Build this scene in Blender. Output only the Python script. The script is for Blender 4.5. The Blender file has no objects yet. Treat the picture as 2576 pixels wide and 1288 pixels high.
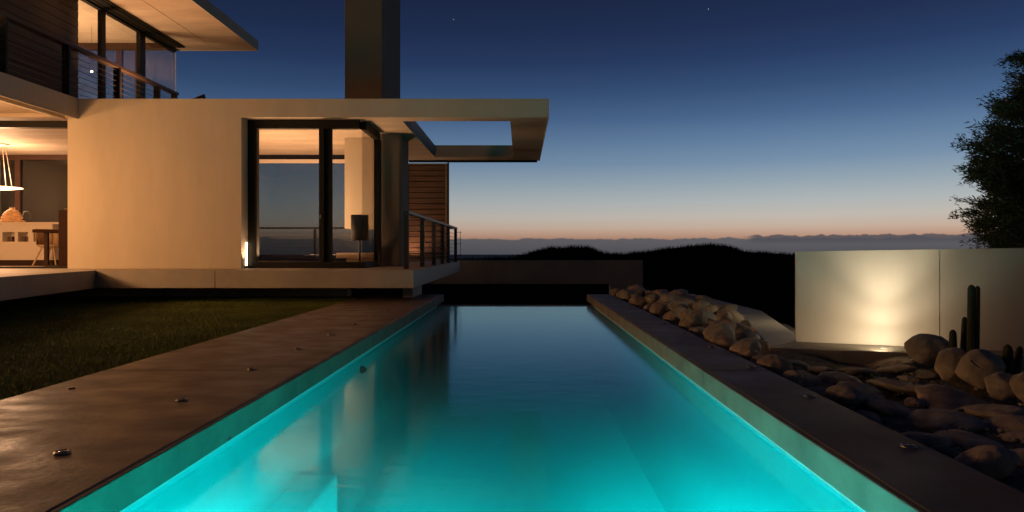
import bpy, bmesh, math, random
import numpy as np
from mathutils import Vector, Matrix, noise

C = bpy.context.scene.collection
R = math.radians
F, CX, CY, H = 1717.0, 1310.0, 632.0, 0.8      # lens and eye height used to survey the photograph (2576 px wide)

def at(px, py, Y):
    """surveyed point of the photograph at a known distance Y in front of the eye"""
    return Vector(((px - CX) * Y / F, Y, H - (py - CY) * Y / F))
def xat(px, Y): return (px - CX) * Y / F
def zat(py, Y): return H - (py - CY) * Y / F

# ------------------------------------------------------------------ materials
def nodes(m):
    m.use_nodes = True
    nt = m.node_tree
    return nt, nt.nodes, nt.links

def mat(name, col, rough=0.6, var=0.12, scale=3.0, bump=0.15, bscale=40.0, metal=0.0, stretch=(1, 1, 1),
        col2=None, rvar=0.0, spec=0.5, detail=6.0, bdist=0.01):
    m = bpy.data.materials.new(name)
    nt, N, L = nodes(m)
    b = N['Principled BSDF']
    b.inputs['Roughness'].default_value = rough
    b.inputs['Metallic'].default_value = metal
    b.inputs['Specular IOR Level'].default_value = spec
    tc = N.new('ShaderNodeTexCoord'); mp = N.new('ShaderNodeMapping')
    mp.inputs['Scale'].default_value = stretch
    L.new(tc.outputs['Object'], mp.inputs['Vector'])
    n = N.new('ShaderNodeTexNoise'); n.inputs['Scale'].default_value = scale; n.inputs['Detail'].default_value = detail
    n.inputs['Roughness'].default_value = 0.6
    L.new(mp.outputs['Vector'], n.inputs['Vector'])
    r = N.new('ShaderNodeValToRGB')
    c2 = col2 or tuple(c * (1 - var) for c in col)
    c1 = col if col2 else tuple(min(1, c * (1 + var)) for c in col)
    r.color_ramp.elements[0].position = 0.3; r.color_ramp.elements[1].position = 0.7
    r.color_ramp.elements[0].color = (*c2, 1); r.color_ramp.elements[1].color = (*c1, 1)
    L.new(n.outputs['Fac'], r.inputs['Fac'])
    L.new(r.outputs['Color'], b.inputs['Base Color'])
    if rvar:
        n3 = N.new('ShaderNodeTexNoise'); n3.inputs['Scale'].default_value = scale * 1.7; n3.inputs['Detail'].default_value = 5
        L.new(mp.outputs['Vector'], n3.inputs['Vector'])
        mr = N.new('ShaderNodeMapRange'); mr.inputs[1].default_value = 0.35; mr.inputs[2].default_value = 0.65
        mr.inputs[3].default_value = max(0.05, rough - rvar); mr.inputs[4].default_value = min(1, rough + rvar)
        L.new(n3.outputs['Fac'], mr.inputs[0]); L.new(mr.outputs[0], b.inputs['Roughness'])
    if bump:
        n2 = N.new('ShaderNodeTexNoise'); n2.inputs['Scale'].default_value = bscale; n2.inputs['Detail'].default_value = 6
        L.new(mp.outputs['Vector'], n2.inputs['Vector'])
        bp = N.new('ShaderNodeBump'); bp.inputs['Strength'].default_value = bump; bp.inputs['Distance'].default_value = bdist
        L.new(n2.outputs['Fac'], bp.inputs['Height']); L.new(bp.outputs['Normal'], b.inputs['Normal'])
    return m

def fresnel(N, L, ior):
    # same reflectance from both sides of a thin sheet
    fr = N.new('ShaderNodeFresnel'); ge = N.new('ShaderNodeNewGeometry'); mr = N.new('ShaderNodeMapRange')
    mr.inputs[3].default_value = ior; mr.inputs[4].default_value = 1 / ior
    L.new(ge.outputs['Backfacing'], mr.inputs[0]); L.new(mr.outputs[0], fr.inputs['IOR'])
    return fr

def glass(name, tint, rough=0.0, ior=1.5):
    m = bpy.data.materials.new(name)
    nt, N, L = nodes(m)
    N.remove(N['Principled BSDF'])
    t = N.new('ShaderNodeBsdfTransparent'); t.inputs['Color'].default_value = (*tint, 1)
    g = N.new('ShaderNodeBsdfGlossy'); g.inputs['Roughness'].default_value = rough
    fr = fresnel(N, L, ior)
    mx = N.new('ShaderNodeMixShader')
    L.new(fr.outputs[0], mx.inputs[0]); L.new(t.outputs[0], mx.inputs[1]); L.new(g.outputs[0], mx.inputs[2])
    L.new(mx.outputs[0], N['Material Output'].inputs['Surface'])
    return m

def emit(name, col, s):
    m = bpy.data.materials.new(name)
    nt, N, L = nodes(m)
    b = N['Principled BSDF']
    b.inputs['Base Color'].default_value = (0.8, 0.75, 0.7, 1)
    b.inputs['Emission Color'].default_value = (*col, 1); b.inputs['Emission Strength'].default_value = s
    return m

def water_mat():
    m = bpy.data.materials.new('pool_water')
    nt, N, L = nodes(m)
    N.remove(N['Principled BSDF'])
    t = N.new('ShaderNodeBsdfTransparent'); t.inputs['Color'].default_value = (0.45, 0.95, 0.97, 1)
    g = N.new('ShaderNodeBsdfGlossy'); g.inputs['Roughness'].default_value = 0.11; g.inputs['Color'].default_value = (.66, .92, 1, 1)
    fr = N.new('ShaderNodeFresnel'); fr.inputs['IOR'].default_value = 1.33   # from below, total reflection keeps the lamp light in the pool
    tc = N.new('ShaderNodeTexCoord'); mp = N.new('ShaderNodeMapping'); mp.inputs['Scale'].default_value = (1.3, 3.2, 1)
    n = N.new('ShaderNodeTexNoise'); n.inputs['Scale'].default_value = 3.0; n.inputs['Detail'].default_value = 4
    bp = N.new('ShaderNodeBump'); bp.inputs['Strength'].default_value = 0.25; bp.inputs['Distance'].default_value = 0.006
    L.new(tc.outputs['Object'], mp.inputs[0]); L.new(mp.outputs[0], n.inputs['Vector']); L.new(n.outputs['Fac'], bp.inputs['Height'])
    L.new(bp.outputs[0], g.inputs['Normal'])
    mx = N.new('ShaderNodeMixShader')
    L.new(fr.outputs[0], mx.inputs[0]); L.new(t.outputs[0], mx.inputs[1]); L.new(g.outputs[0], mx.inputs[2])
    L.new(mx.outputs[0], N['Material Output'].inputs['Surface'])
    sc = N.new('ShaderNodeVolumeScatter'); sc.inputs['Color'].default_value = (.05, .9, .92, 1); sc.inputs['Density'].default_value = .20; sc.inputs['Anisotropy'].default_value = 0
    L.new(sc.outputs[0], N['Material Output'].inputs['Volume'])
    return m

M = {}
M['plaster'] = mat('plaster', (0.60, 0.52, 0.425), 0.75, 0.07, 2.2, 0.12, 45, stretch=(1, 1, .3), detail=8)
M['fascia'] = mat('fascia_plaster', (0.53, 0.47, 0.40), 0.75, 0.09, 2.4, 0.12, 45, stretch=(1, 1, .35), detail=8)
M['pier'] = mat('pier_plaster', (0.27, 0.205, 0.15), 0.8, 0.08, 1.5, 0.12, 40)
M['concrete'] = mat('board_concrete', (0.44, 0.36, 0.29), 0.7, 0.2, 1.2, 0.2, 18, stretch=(0.6, 2.4, 1.0))
M['terrace'] = mat('terrace_concrete', (0.42, 0.37, 0.32), 0.6, 0.12, 2.0, 0.2, 25)
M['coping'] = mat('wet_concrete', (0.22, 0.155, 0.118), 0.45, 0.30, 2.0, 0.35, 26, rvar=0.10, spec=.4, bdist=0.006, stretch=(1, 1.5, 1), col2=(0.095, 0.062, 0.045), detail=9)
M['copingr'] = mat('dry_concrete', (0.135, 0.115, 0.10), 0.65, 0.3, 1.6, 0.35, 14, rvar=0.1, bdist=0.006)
M['edger'] = mat('coping_edge_lit', (0.21, 0.175, 0.12), 0.7, 0.28, 3.2, 0.3, 22)  # right edge copy, lighter: its stronger pool glow is put into the colour
M['edge'] = mat('coping_edge', (0.13, 0.12, 0.082), 0.7, 0.28, 3.2, 0.3, 22)  # left edge copy, darkened in the colour to hold down the pool glow
M['pool'] = mat('pool_plaster', (0.45, 0.66, 0.66), 0.8, 0.03, 1.0, 0.0)
M['lip'] = mat('pool_lip', (0.16, 0.12, 0.09), 0.6, 0.2, 3)
M['water'] = water_mat()
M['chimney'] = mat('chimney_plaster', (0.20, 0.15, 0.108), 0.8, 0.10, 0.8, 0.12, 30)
M['black'] = mat('dark_frame', (0.009, 0.008, 0.007), 0.5, 0.1, 4, 0.0, spec=.2)
M['brownf'] = mat('brown_frame', (0.045, 0.022, 0.015), 0.55, 0.15, 4, 0.05, spec=.2)
M['rail'] = mat('rail_steel', (0.030, 0.028, 0.027), 0.45, 0.15, 8, 0.05, metal=0.3)
M['railw'] = mat('rail_timber', (0.055, 0.034, 0.022), 0.5, 0.2, 6, 0.1, stretch=(6, .5, 6))
M['cable'] = mat('cable_steel', (0.10, 0.09, 0.085), 0.4, 0.1, 8, 0.0, metal=0.6)
M['timber'] = mat('timber', (0.24, 0.125, 0.075), 0.55, 0.3, 3.0, 0.25, 12, stretch=(0.6, 1, 9), col2=(0.11, 0.055, 0.034))
M['timber_frame'] = mat('timber_frame', (0.36, 0.24, 0.13), 0.55, 0.2, 3, 0.1)
M['shutter'] = mat('dark_timber', (0.026, 0.018, 0.012), 0.6, 0.25, 3.0, 0.2, 12, stretch=(1, .5, 9))
M['glass'] = glass('clear_glass', (0.86, 0.87, 0.86))
M['tint'] = glass('tinted_glass', (0.52, 0.57, 0.60))
M['white'] = mat('white_joinery', (0.72, 0.64, 0.58), 0.5, 0.03, 2, 0.0)
M['wood'] = mat('table_wood', (0.030, 0.010, 0.0055), 0.55, 0.2, 4, 0.05, spec=.12)
M['oak'] = mat('chair_oak', (0.55, 0.38, 0.24), 0.5, 0.1, 4, 0.05)
M['boulder'] = mat('boulder', (0.36, 0.315, 0.255), 0.9, 0.42, 5.0, 0.75, 16, bdist=0.016, detail=10)
M['boulder_warm'] = mat('boulder_warm', (0.34, 0.275, 0.215), 0.9, 0.42, 5.5, 0.75, 18, bdist=0.016, detail=10)
M['boulder_grey'] = mat('boulder_grey', (0.29, 0.27, 0.235), 0.9, 0.42, 5.5, 0.75, 18, bdist=0.016, detail=10)
M['soil'] = mat('gravel_soil', (0.15, 0.125, 0.10), 0.95, 0.4, 14, 0.9, 60, bdist=0.02)
M['lawn'] = mat('lawn_soil', (0.018, 0.024, 0.008), 0.95, 0.3, 5, 0.6, 60)
M['grass'] = mat('grass_blade', (0.19, 0.23, 0.045), 0.7, 0.3, 1.5, 0.0, spec=0.2)
M['scrub'] = mat('scrub', (0.020, 0.020, 0.016), 1.0, 0.4, 0.3, 0.5, 3, spec=0.0)
M['scrub_blade'] = mat('scrub_blade', (0.010, 0.012, 0.008), 1.0, 0.2, 1, 0.0, spec=0.0)
M['path'] = mat('path_concrete', (0.30, 0.24, 0.19), 0.8, 0.2, 2, 0.2)
M['sea'] = mat('sea', (0.05, 0.06, 0.075), 0.75, 0.1, 0.01, 0.0)
M['wallr'] = mat('garden_wall_plaster', (0.68, 0.61, 0.51), 0.8, 0.05, 2.2, 0.12, 50, stretch=(1.5, 1.5, 0.4))
M['ledge'] = mat('ledge_concrete', (0.36, 0.32, 0.26), 0.75, 0.15, 2.0, 0.25, 30)
M['steel'] = mat('light_ring_steel', (0.30, 0.27, 0.24), 0.38, 0.1, 8, 0.0, metal=1.0)
M['lens'] = mat('light_lens', (0.02, 0.02, 0.02), 0.15, 0.1, 8, 0.0)
M['bark'] = mat('bark', (0.04, 0.032, 0.025), 0.9, 0.3, 6, 0.5, 20)
M['leaf'] = mat('leaf', (0.075, 0.125, 0.070), 0.7, 0.4, 2.0, 0.0, spec=0.3)
M['cactus'] = mat('cactus_skin', (0.035, 0.040, 0.022), 0.8, 0.25, 8, 0.1)
M['spine'] = mat('cactus_spine', (0.20, 0.16, 0.10), 0.7, 0.2, 8, 0.0)
M['food'] = mat('centrepiece', (0.80, 0.50, 0.27), 0.5, 0.25, 9, 0.1)
M['book'] = mat('book_cover', (0.09, 0.05, 0.04), 0.6, 0.4, 12, 0.0)
M['shade'] = mat('black_shade', (0.015, 0.013, 0.012), 0.8, 0.1, 8, 0.0)
M['lampglow'] = emit('pendant_glow', (1.0, 0.66, 0.36), 3.4)
M['dotglow'] = emit('bulb_glow', (1.0, 0.80, 0.60), 22)
M['stripglow'] = emit('strip_glow', (1.0, 0.74, 0.46), 9)

# ------------------------------------------------------------------ mesh helpers
class MB:
    def __init__(s): s.bm = bmesh.new()
    def box(s, x0, x1, y0, y1, z0, z1):
        vs = [s.bm.verts.new((x, y, z)) for x in (x0, x1) for y in (y0, y1) for z in (z0, z1)]
        for f in ((0,1,3,2),(4,6,7,5),(0,4,5,1),(2,3,7,6),(0,2,6,4),(1,5,7,3)):
            s.bm.faces.new([vs[i] for i in f])
        return s
    def prism(s, pts, z0, z1):
        lo = [s.bm.verts.new((p[0], p[1], z0 if len(p) < 3 else p[2] + z0)) for p in pts]
        hi = [s.bm.verts.new((p[0], p[1], z1 if len(p) < 3 else p[2] + z1)) for p in pts]
        n = len(pts)
        s.bm.faces.new(lo[::-1]); s.bm.faces.new(hi)
        for i in range(n):
            j = (i + 1) % n
            s.bm.faces.new((lo[i], lo[j], hi[j], hi[i]))
        return s
    def tube(s, pts, r, seg=8, r1=None):
        pts = [Vector(p) for p in pts]
        rings = []
        n = len(pts)
        for i, p in enumerate(pts):
            d = (pts[min(i + 1, n - 1)] - pts[max(i - 1, 0)]).normalized()
            u = d.cross(Vector((0, 0, 1)))
            if u.length < 1e-3: u = d.cross(Vector((1, 0, 0)))
            u.normalize(); v = d.cross(u)
            rr = r if r1 is None else r + (r1 - r) * i / max(1, n - 1)
            rings.append([s.bm.verts.new(p + u * rr * math.cos(a) + v * rr * math.sin(a)) for a in [2 * math.pi * k / seg for k in range(seg)]])
        for a, b in zip(rings, rings[1:]):
            for k in range(seg):
                s.bm.faces.new((a[k], a[(k + 1) % seg], b[(k + 1) % seg], b[k]))
        s.bm.faces.new(rings[0][::-1]); s.bm.faces.new(rings[-1])
        return s
    def lathe(s, prof, c=(0, 0, 0), seg=24):
        c = Vector(c); rings = []
        for r, z in prof:
            rings.append([s.bm.verts.new(c + Vector((r * math.cos(2 * math.pi * k / seg), r * math.sin(2 * math.pi * k / seg), z))) for k in range(seg)])
        for a, b in zip(rings, rings[1:]):
            for k in range(seg):
                s.bm.faces.new((a[k], a[(k + 1) % seg], b[(k + 1) % seg], b[k]))
        s.bm.faces.new(rings[0][::-1]); s.bm.faces.new(rings[-1])
        return s
    def beam(s, a, b, w, h):
        """bar of w x h between two points"""
        a, b = Vector(a), Vector(b); d = (b - a).normalized()
        u = d.cross(Vector((0, 0, 1)))
        if u.length < 1e-3: u = Vector((1, 0, 0))
        u.normalize(); v = u.cross(d)
        q = [(-1, -1), (1, -1), (1, 1), (-1, 1)]
        A = [s.bm.verts.new(a + u * i * w / 2 + v * j * h / 2) for i, j in q]
        B = [s.bm.verts.new(b + u * i * w / 2 + v * j * h / 2) for i, j in q]
        s.bm.faces.new(A[::-1]); s.bm.faces.new(B)
        for k in range(4): s.bm.faces.new((A[k], A[(k + 1) % 4], B[(k + 1) % 4], B[k]))
        return s
    def build(s, name, m, parent=None, smooth=False, bevel=0.0):
        bmesh.ops.recalc_face_normals(s.bm, faces=s.bm.faces)
        me = bpy.data.meshes.new(name); s.bm.to_mesh(me); s.bm.free()
        me.materials.append(M[m])
        o = bpy.data.objects.new(name, me); C.objects.link(o)
        if parent is not None:
            o.parent = parent
            pw = parent
            off = Vector((0, 0, 0))
            while pw is not None: off += pw.location; pw = pw.parent
            me.transform(Matrix.Translation(-off))
        if smooth:
            for p in me.polygons: p.use_smooth = True
        if bevel:
            md = o.modifiers.new('bevel', 'BEVEL'); md.width = bevel; md.segments = 2; md.limit_method = 'ANGLE'
        return o

def tag(o, label=None, cat=None, group=None, kind=None):
    if label: o['label'] = label
    if cat: o['category'] = cat
    if group: o['group'] = group
    if kind: o['kind'] = kind
    return o
def empty(name, loc, label, cat, group=None):
    o = bpy.data.objects.new(name, None); C.objects.link(o); o.location = loc
    o.empty_display_size = 0.1
    return tag(o, label, cat, group)
def mesh_np(name, verts, tris, m, kind=None):
    me = bpy.data.meshes.new(name)
    me.vertices.add(len(verts)); me.vertices.foreach_set('co', np.asarray(verts, dtype=np.float32).ravel())
    n = len(tris); k = tris.shape[1]
    me.loops.add(n * k); me.loops.foreach_set('vertex_index', tris.astype(np.int32).ravel())
    me.polygons.add(n); me.polygons.foreach_set('loop_start', np.arange(0, n * k, k, dtype=np.int32))
    me.update(); me.validate()
    me.materials.append(M[m])
    o = bpy.data.objects.new(name, me); C.objects.link(o)
    if kind: o['kind'] = kind
    return o

# ------------------------------------------------------------------ terrain, sea
rs = np.random.RandomState(4)
RX = np.array([900, 1145, 1200, 1260, 1310, 1345, 1386, 1415, 1447, 1480, 1500, 1523, 1570, 1593, 1639, 1702, 1750, 1790, 1825, 1870, 1930, 2010, 2200, 2600, 3200])
RYp = np.array([660, 657, 655, 652, 647, 636, 626, 627, 623, 624, 634, 640, 643, 640, 634, 626, 622, 619, 622, 634, 640, 645, 640, 645, 650])
DY = 70.0
def ground_z(x, y):
    px = CX + x * F / np.maximum(y, 8)
    ridge = H - (np.interp(px, RX, RYp) - CY) * DY / F
    t = np.clip((y - 24) / (DY - 24), 0, 1); t = t * t * (3 - 2 * t)
    z = -1.6 * (1 - t) + ridge * t
    far = np.clip((y - DY) / 180, 0, 1)
    return z - 26 * far * far * (3 - 2 * far) - 0.0
ys = np.concatenate([np.linspace(13.2, 30, 24), np.linspace(31, 60, 24), np.linspace(61, 80, 28), np.linspace(83, 260, 30)])
us = np.linspace(-1.05, 1.25, 300)
V = []
for y in ys:
    x = us * y
    z = ground_z(x, np.full_like(x, y))
    bumps = np.array([noise.noise(Vector((xx * .35, y * .35, 0))) * .16 * min(1, y / 60) + noise.noise(Vector((xx * 1.3, y * .8, 3))) * .07 for xx in x])
    V.append(np.stack([x, np.full_like(x, y), z + bumps], 1))
V = np.concatenate(V)
nu, ny = len(us), len(ys)
ii = np.arange(nu * ny).reshape(ny, nu)
Q = np.stack([ii[:-1, :-1].ravel(), ii[:-1, 1:].ravel(), ii[1:, 1:].ravel(), ii[1:, :-1].ravel()], 1)
dunes = mesh_np('dune_terrain', V, Q, 'scrub', 'structure')
for p in dunes.data.polygons: p.use_smooth = True
b = MB(); b.box(-60, 60, -12, 13.25, -1.9, -1.75); g0 = b.build('ground', 'scrub'); tag(g0, kind='structure')
b = MB(); b.lathe([(4300, -20.5), (4300, -20.0)], seg=160); sea = b.build('sea', 'sea'); tag(sea, kind='structure')

# dune grass along the ridges: nobody could count it
def blades(n, xs, ys_, zs, h0, h1, w, lean):
    a = rs.rand(n) * 2 * np.pi
    h = h0 + (h1 - h0) * rs.rand(n) ** 1.5
    lx, ly = rs.randn(n) * lean * h, rs.randn(n) * lean * h
    dx, dy = np.cos(a) * w / 2, np.sin(a) * w / 2
    v = np.empty((n, 3, 3))
    v[:, 0] = np.stack([xs - dx, ys_ - dy, zs], 1); v[:, 1] = np.stack([xs + dx, ys_ + dy, zs], 1)
    v[:, 2] = np.stack([xs + lx, ys_ + ly, zs + h], 1)
    return v.reshape(-1, 3), np.arange(3 * n).reshape(n, 3)
n = 26000
yy = 40 + 32 * rs.rand(n) ** 0.6; cl = rs.rand(n)
uu = -0.12 + 0.62 * rs.rand(n)
tx = np.sin(uu * 90) * np.sin(uu * 37 + yy * .3)
xx = uu * yy
v, t = blades(n, xx, yy, ground_z(xx, yy) - .05, .12, .55, .06, .35)
v2 = v.reshape(n, 3, 3); keep = (tx + rs.rand(n) * 1.2) > 0.1
v2 = v2[keep]
dg = mesh_np('dune_grass', v2.reshape(-1, 3), np.arange(3 * len(v2)).reshape(-1, 3), 'scrub_blade', 'stuff')
tag(dg, 'dark dune grass and scrub along the ridge beyond the pool', 'grass')

# faint path behind the pool
b = MB(); b.prism([(-2.2, 24.5), (-.9, 24.2), (.5, 19.8), (1.2, 16.6), (.5, 16.4), (-.2, 19.6)], -1.56, -1.50); p_ = b.build('path', 'path'); tag(p_, kind='structure')

# ------------------------------------------------------------------ lawn
b = MB(); b.box(-30, -2.805, -8, 13.0, -1.7, -0.035); lawn = b.build('lawn', 'lawn'); tag(lawn, kind='structure')
n = 330000
gy = 2.6 + 9.4 * rs.rand(n) ** 1.25
gx = -2.81 - (7.6 - 0.0) * rs.rand(n) ** 1.15
v, t = blades(n, gx, gy, np.full(n, -.036), .015, .034, .0048, .4)
gr = mesh_np('lawn_grass', v, t, 'grass', 'stuff'); tag(gr, 'short clipped green lawn grass beside the pool coping', 'grass')

# ------------------------------------------------------------------ swimming pool
XL, XR, WZ, YE = -1.427, 1.228, -0.150, 12.7
pool = empty('swimming_pool', (0, 6, 0), 'long narrow concrete lap pool lit turquoise from under water', 'pool')
def coping_piece(x0, x1, m, nm='coping'):
    b = MB()
    cuts = [-3.0, 0.7, 4.585, 8.48, YE]
    for y0, y1 in zip(cuts, cuts[1:]): b.box(x0, x1, y0 + .004, y1 - .004, -0.13, 0)
    return b.build(nm, m, pool, bevel=0.006)
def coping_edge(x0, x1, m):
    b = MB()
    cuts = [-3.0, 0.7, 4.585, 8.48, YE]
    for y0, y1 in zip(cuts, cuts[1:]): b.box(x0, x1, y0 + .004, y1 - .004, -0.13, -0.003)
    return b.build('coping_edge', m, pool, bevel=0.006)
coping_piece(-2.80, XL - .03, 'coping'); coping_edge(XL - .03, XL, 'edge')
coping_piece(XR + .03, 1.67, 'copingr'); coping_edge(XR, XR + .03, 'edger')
b = MB()
b.box(XL - .45, XL - .02, -1.2, 12.0, -1.75, -0.132); b.box(XR + .02, XR + .44, -1.2, 12.0, -1.75, -0.132)
b.box(XL - .02, XR + .02, -1.2, .4, -1.75, -.132)
b.box(XL - .02, XR + .02, .4, 11.8, -1.75, -1.45)
b.build('basin', 'pool', pool)
b = MB(); b.box(XL - .02, -1.20, .4, 4.48, -1.46, -.66); b.build('bench', 'pool', pool, bevel=.02)
b = MB(); b.box(XL - .02, XR + .02, 11.8, 12.0, -1.75, -.142); b.build('infinity_lip', 'lip', pool, bevel=.006)
ny_ = at(912, 930, 6.17)
b = MB(); b.tube([(XL - .02, 6.17, ny_.z), (XL + .012, 6.17, ny_.z)], .034, 16); b.tube([(XL + .012, 6.17, ny_.z), (XL + .03, 6.17, ny_.z)], .018, 12); b.build('inlet_nozzle', 'lens', pool)
b = MB(); b.tube([(XL - .01, xyz, -.118) for xyz in (3.32, 3.36)], .012, 8); b.build('overflow_hole', 'lens', pool)
b = MB(); b.box(XL - .2, XR + .2, .2, 11.9, -1.6, WZ)
w = b.build('water', 'water'); tag(w, kind='structure')

# deck lights in the coping
ORD = ['nearest', 'second', 'third', 'fourth', 'fifth', 'sixth', 'seventh', 'eighth', 'ninth', 'tenth', 'eleventh', 'twelfth', 'thirteenth', 'fourteenth', 'fifteenth', 'sixteenth', 'seventeenth', 'eighteenth', 'nineteenth', 'twentieth', 'twenty-first', 'twenty-second', 'twenty-third', 'twenty-fourth']
lx, ly_ = -1.815, 2.70
dl = empty('deck_light', (lx, ly_, 0), 'nearest round steel deck light set in the brown left coping', 'deck light', 'deck lights in the left coping')
MB().lathe([(.026, -.01), (.031, .002), (.030, .007), (.022, .011), (.0205, .009), (.0202, .004)], (lx, ly_, 0), 24).build('ring', 'steel', dl, True)
MB().lathe([(.0202, -.004), (.0201, .006), (.012, .0095), (.001, .010)], (lx, ly_, 0), 20).build('lens', 'lens', dl, True)
def copy_tree(o, parent=None):
    c = o.copy(); C.objects.link(c)
    if parent is not None: c.parent = parent
    for ch in [k for k in bpy.data.objects if k.parent == o]: copy_tree(ch, c)
    return c
for i in range(1, 9):
    c = copy_tree(dl); c.location = (lx, 2.70 + .955 * i, 0)
    c['label'] = f'{ORD[i]} round steel deck light from the near end of the left coping'
for i in range(7):
    c = copy_tree(dl); c.location = (1.585, 2.79 + .955 * i, 0)
    c['group'] = 'deck lights in the right coping'
    c['label'] = f'{ORD[i]} round steel deck light along the dark right coping by the rocks'
b = MB(); b.lathe([(.020, -.005), (.020, .004), (.012, .007), (.002, .007)], (-2.62, 3.98, 0), 14)
dc = b.build('drain_cap', 'lens'); tag(dc, 'small dark drain cap in the left coping near the lawn edge', 'drain cap')

# ------------------------------------------------------------------ terrace (setting)
TZ = .495
terr = [(-14, 3.0), (-4.9, 3.0), (-6.15, 8.06), (-6.79, 10.9), (-1.71, 10.9), (-1.80, 20.2), (-14, 20.2)]
b = MB()
# slab in pieces with a shadow gap between them, as the formwork joints show
jx = xat(541, 10.9)
b.prism([(-14, 3.0), (-4.9, 3.0), (-6.15, 8.06), (-6.79, 10.9), (-6.79, 20.2), (-14, 20.2)], TZ - .285, TZ)
b.box(-6.787, jx - .003, 10.9, 20.2, TZ - .285, TZ)
b.prism([(jx + .003, 10.9), (-1.71, 10.9), (-1.80, 20.2), (jx + .003, 20.2)], TZ - .285, TZ)
te = b.build('terrace', 'terrace', bevel=.006); tag(te, kind='structure')
b = MB(); b.box(-2.04, -1.87, 11.8, 12.9, -.3, TZ - .285); tp = b.build('terrace_pier', 'concrete'); tag(tp, 'stubby concrete pier carrying the corner of the raised terrace', 'pier')
b = MB(); b.box(-13, -3.2, 12.6, 12.9, -.4, TZ - .285); tp = b.build('plinth_wall', 'concrete'); tag(tp, 'dark recessed plinth wall under the raised terrace', 'wall')

# ------------------------------------------------------------------ house
YF = 12.0
house = empty('modern_house', (-6, 14, TZ), 'two storey modern concrete house with glass walls and flat roofs beside the pool', 'house')
WX0, WX1 = xat(172, YF), xat(608, YF)
SB, ST = zat(294, YF), zat(249, YF)           # slab underside / top
b = MB(); b.box(WX0, WX1, YF - .02, YF + .30, TZ, SB); b.box(-7.758, WX1, YF - .02, YF, SB, ST); b.build('facade_wall', 'plaster', house)
# roof slab with rectangular opening at its right end
RX1 = xat(1378, YF); RB = 17.8; OX0, OX1, OY0, OY1 = -2.15, -.19, 12.40, 17.10
roof = None
b = MB()
b.box(-13.0, OX0, YF + .003, RB, SB, ST - .02)
b.box(OX0, OX1, YF + .003, OY0, SB, ST - .02); b.box(OX0, OX1, OY1, RB, SB, ST - .02); b.box(OX1, RX1 - .003, YF + .003, RB, SB, ST - .02)
roof = b.build('roof_slab', 'concrete', house)
b = MB(); b.box(WX1, RX1, YF - .02, YF, SB - .012, ST); b.box(RX1, RX1 + .02, YF - .02, RB, SB - .012, ST)
b.build('fascia', 'plaster', roof)
b = MB(); b.box(-2.9, RX1 - .05, RB - .12, RB - .06, SB - .055, SB - .002); b.build('roof_track', 'black', roof)
# chimney
CY0 = 14.2; cx0, cx1 = xat(867, CY0), xat(961, CY0); CY1 = CY0 * 1.152
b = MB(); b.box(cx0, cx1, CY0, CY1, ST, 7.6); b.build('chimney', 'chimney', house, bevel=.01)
b = MB(); b.box(cx0, -3.02, CY0, CY0 + .75, zat(575, CY0), SB); b.build('fireplace_flue', 'plaster', house)
# column beside the bay
b = MB(); pts = []
for ccx, ccy, a0 in ((-2.46, 14.58, 0), (-2.81, 14.58, 90), (-2.81, 13.75, 180), (-2.46, 13.75, 270)):
    pts += [(ccx + .06 * math.cos(R(a0 + 15 * k)), ccy + .06 * math.sin(R(a0 + 15 * k))) for k in range(7)]
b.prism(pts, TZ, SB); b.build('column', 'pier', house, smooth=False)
# interior partitions
b = MB(); b.box(WX0, WX0 + .12, YF + .30, 16.7, TZ, SB); b.build('partition_wall', 'plaster', house)
b = MB(); b.box(-2.90, -2.80, 14.62, 16.7, TZ, SB); b.build('side_wall', 'plaster', house)
b = MB(); b.box(-13.1, -12.95, 3.0, 17.0, TZ, SB); b.build('back_wall', 'plaster', house)
# bay window: front
YB = 12.25
bay = None
SZ = .548
b = MB()
b.box(WX1 + .004, -2.90, YB, YB + .14, SB - .155, SB - .002)          # head
b.box(WX1 + .004, -2.93, YB, YB + .14, TZ + .002, SZ + .06)           # sill
b.box(WX1 + .004, WX1 + .165, YB + .001, YB + .13, SZ + .06, SB - .155)
ml, mr_ = xat(802, YB), xat(832, YB)
b.box(ml, ml + .095, YB + .001, YB + .06, SZ + .06, SB - .155)
b.box(ml + .085, mr_, YB + .07, YB + .13, SZ + .06, SB - .155)
b.box(-2.905, -2.80, YB + .145, 13.62, SB - .155, SB - .002)          # return head
b.box(-2.93, -2.80, YB + .003, 13.62, TZ + .002, SZ + .06)            # return sill
b.box(-2.905, -2.79, 13.50, 13.66, SZ + .06, SB - .155)               # return post
bay = b.build('bay_window', 'black', house, bevel=.004)
b = MB(); b.box(WX1 + .165, ml, YB + .03, YB + .04, SZ + .06, SB - .155); b.build('pane', 'glass', bay)
b = MB(); b.box(mr_, -2.875, YB + .095, YB + .105, SZ + .06, SB - .155); b.build('pane', 'glass', bay)
b = MB(); b.box(-2.874, -2.864, YB + .095, 13.50, SZ + .06, SB - .155); b.build('pane', 'glass', bay)
b = MB(); hz = zat(545, YB); hx = xat(807, YB); b.lathe([(.012, -.03), (.012, .03)], (hx, YB - .02, hz), 10); b.tube([(hx, YB - .02, hz), (hx, YB + .005, hz)], .006, 6); b.build('door_handle', 'steel', bay)
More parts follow.
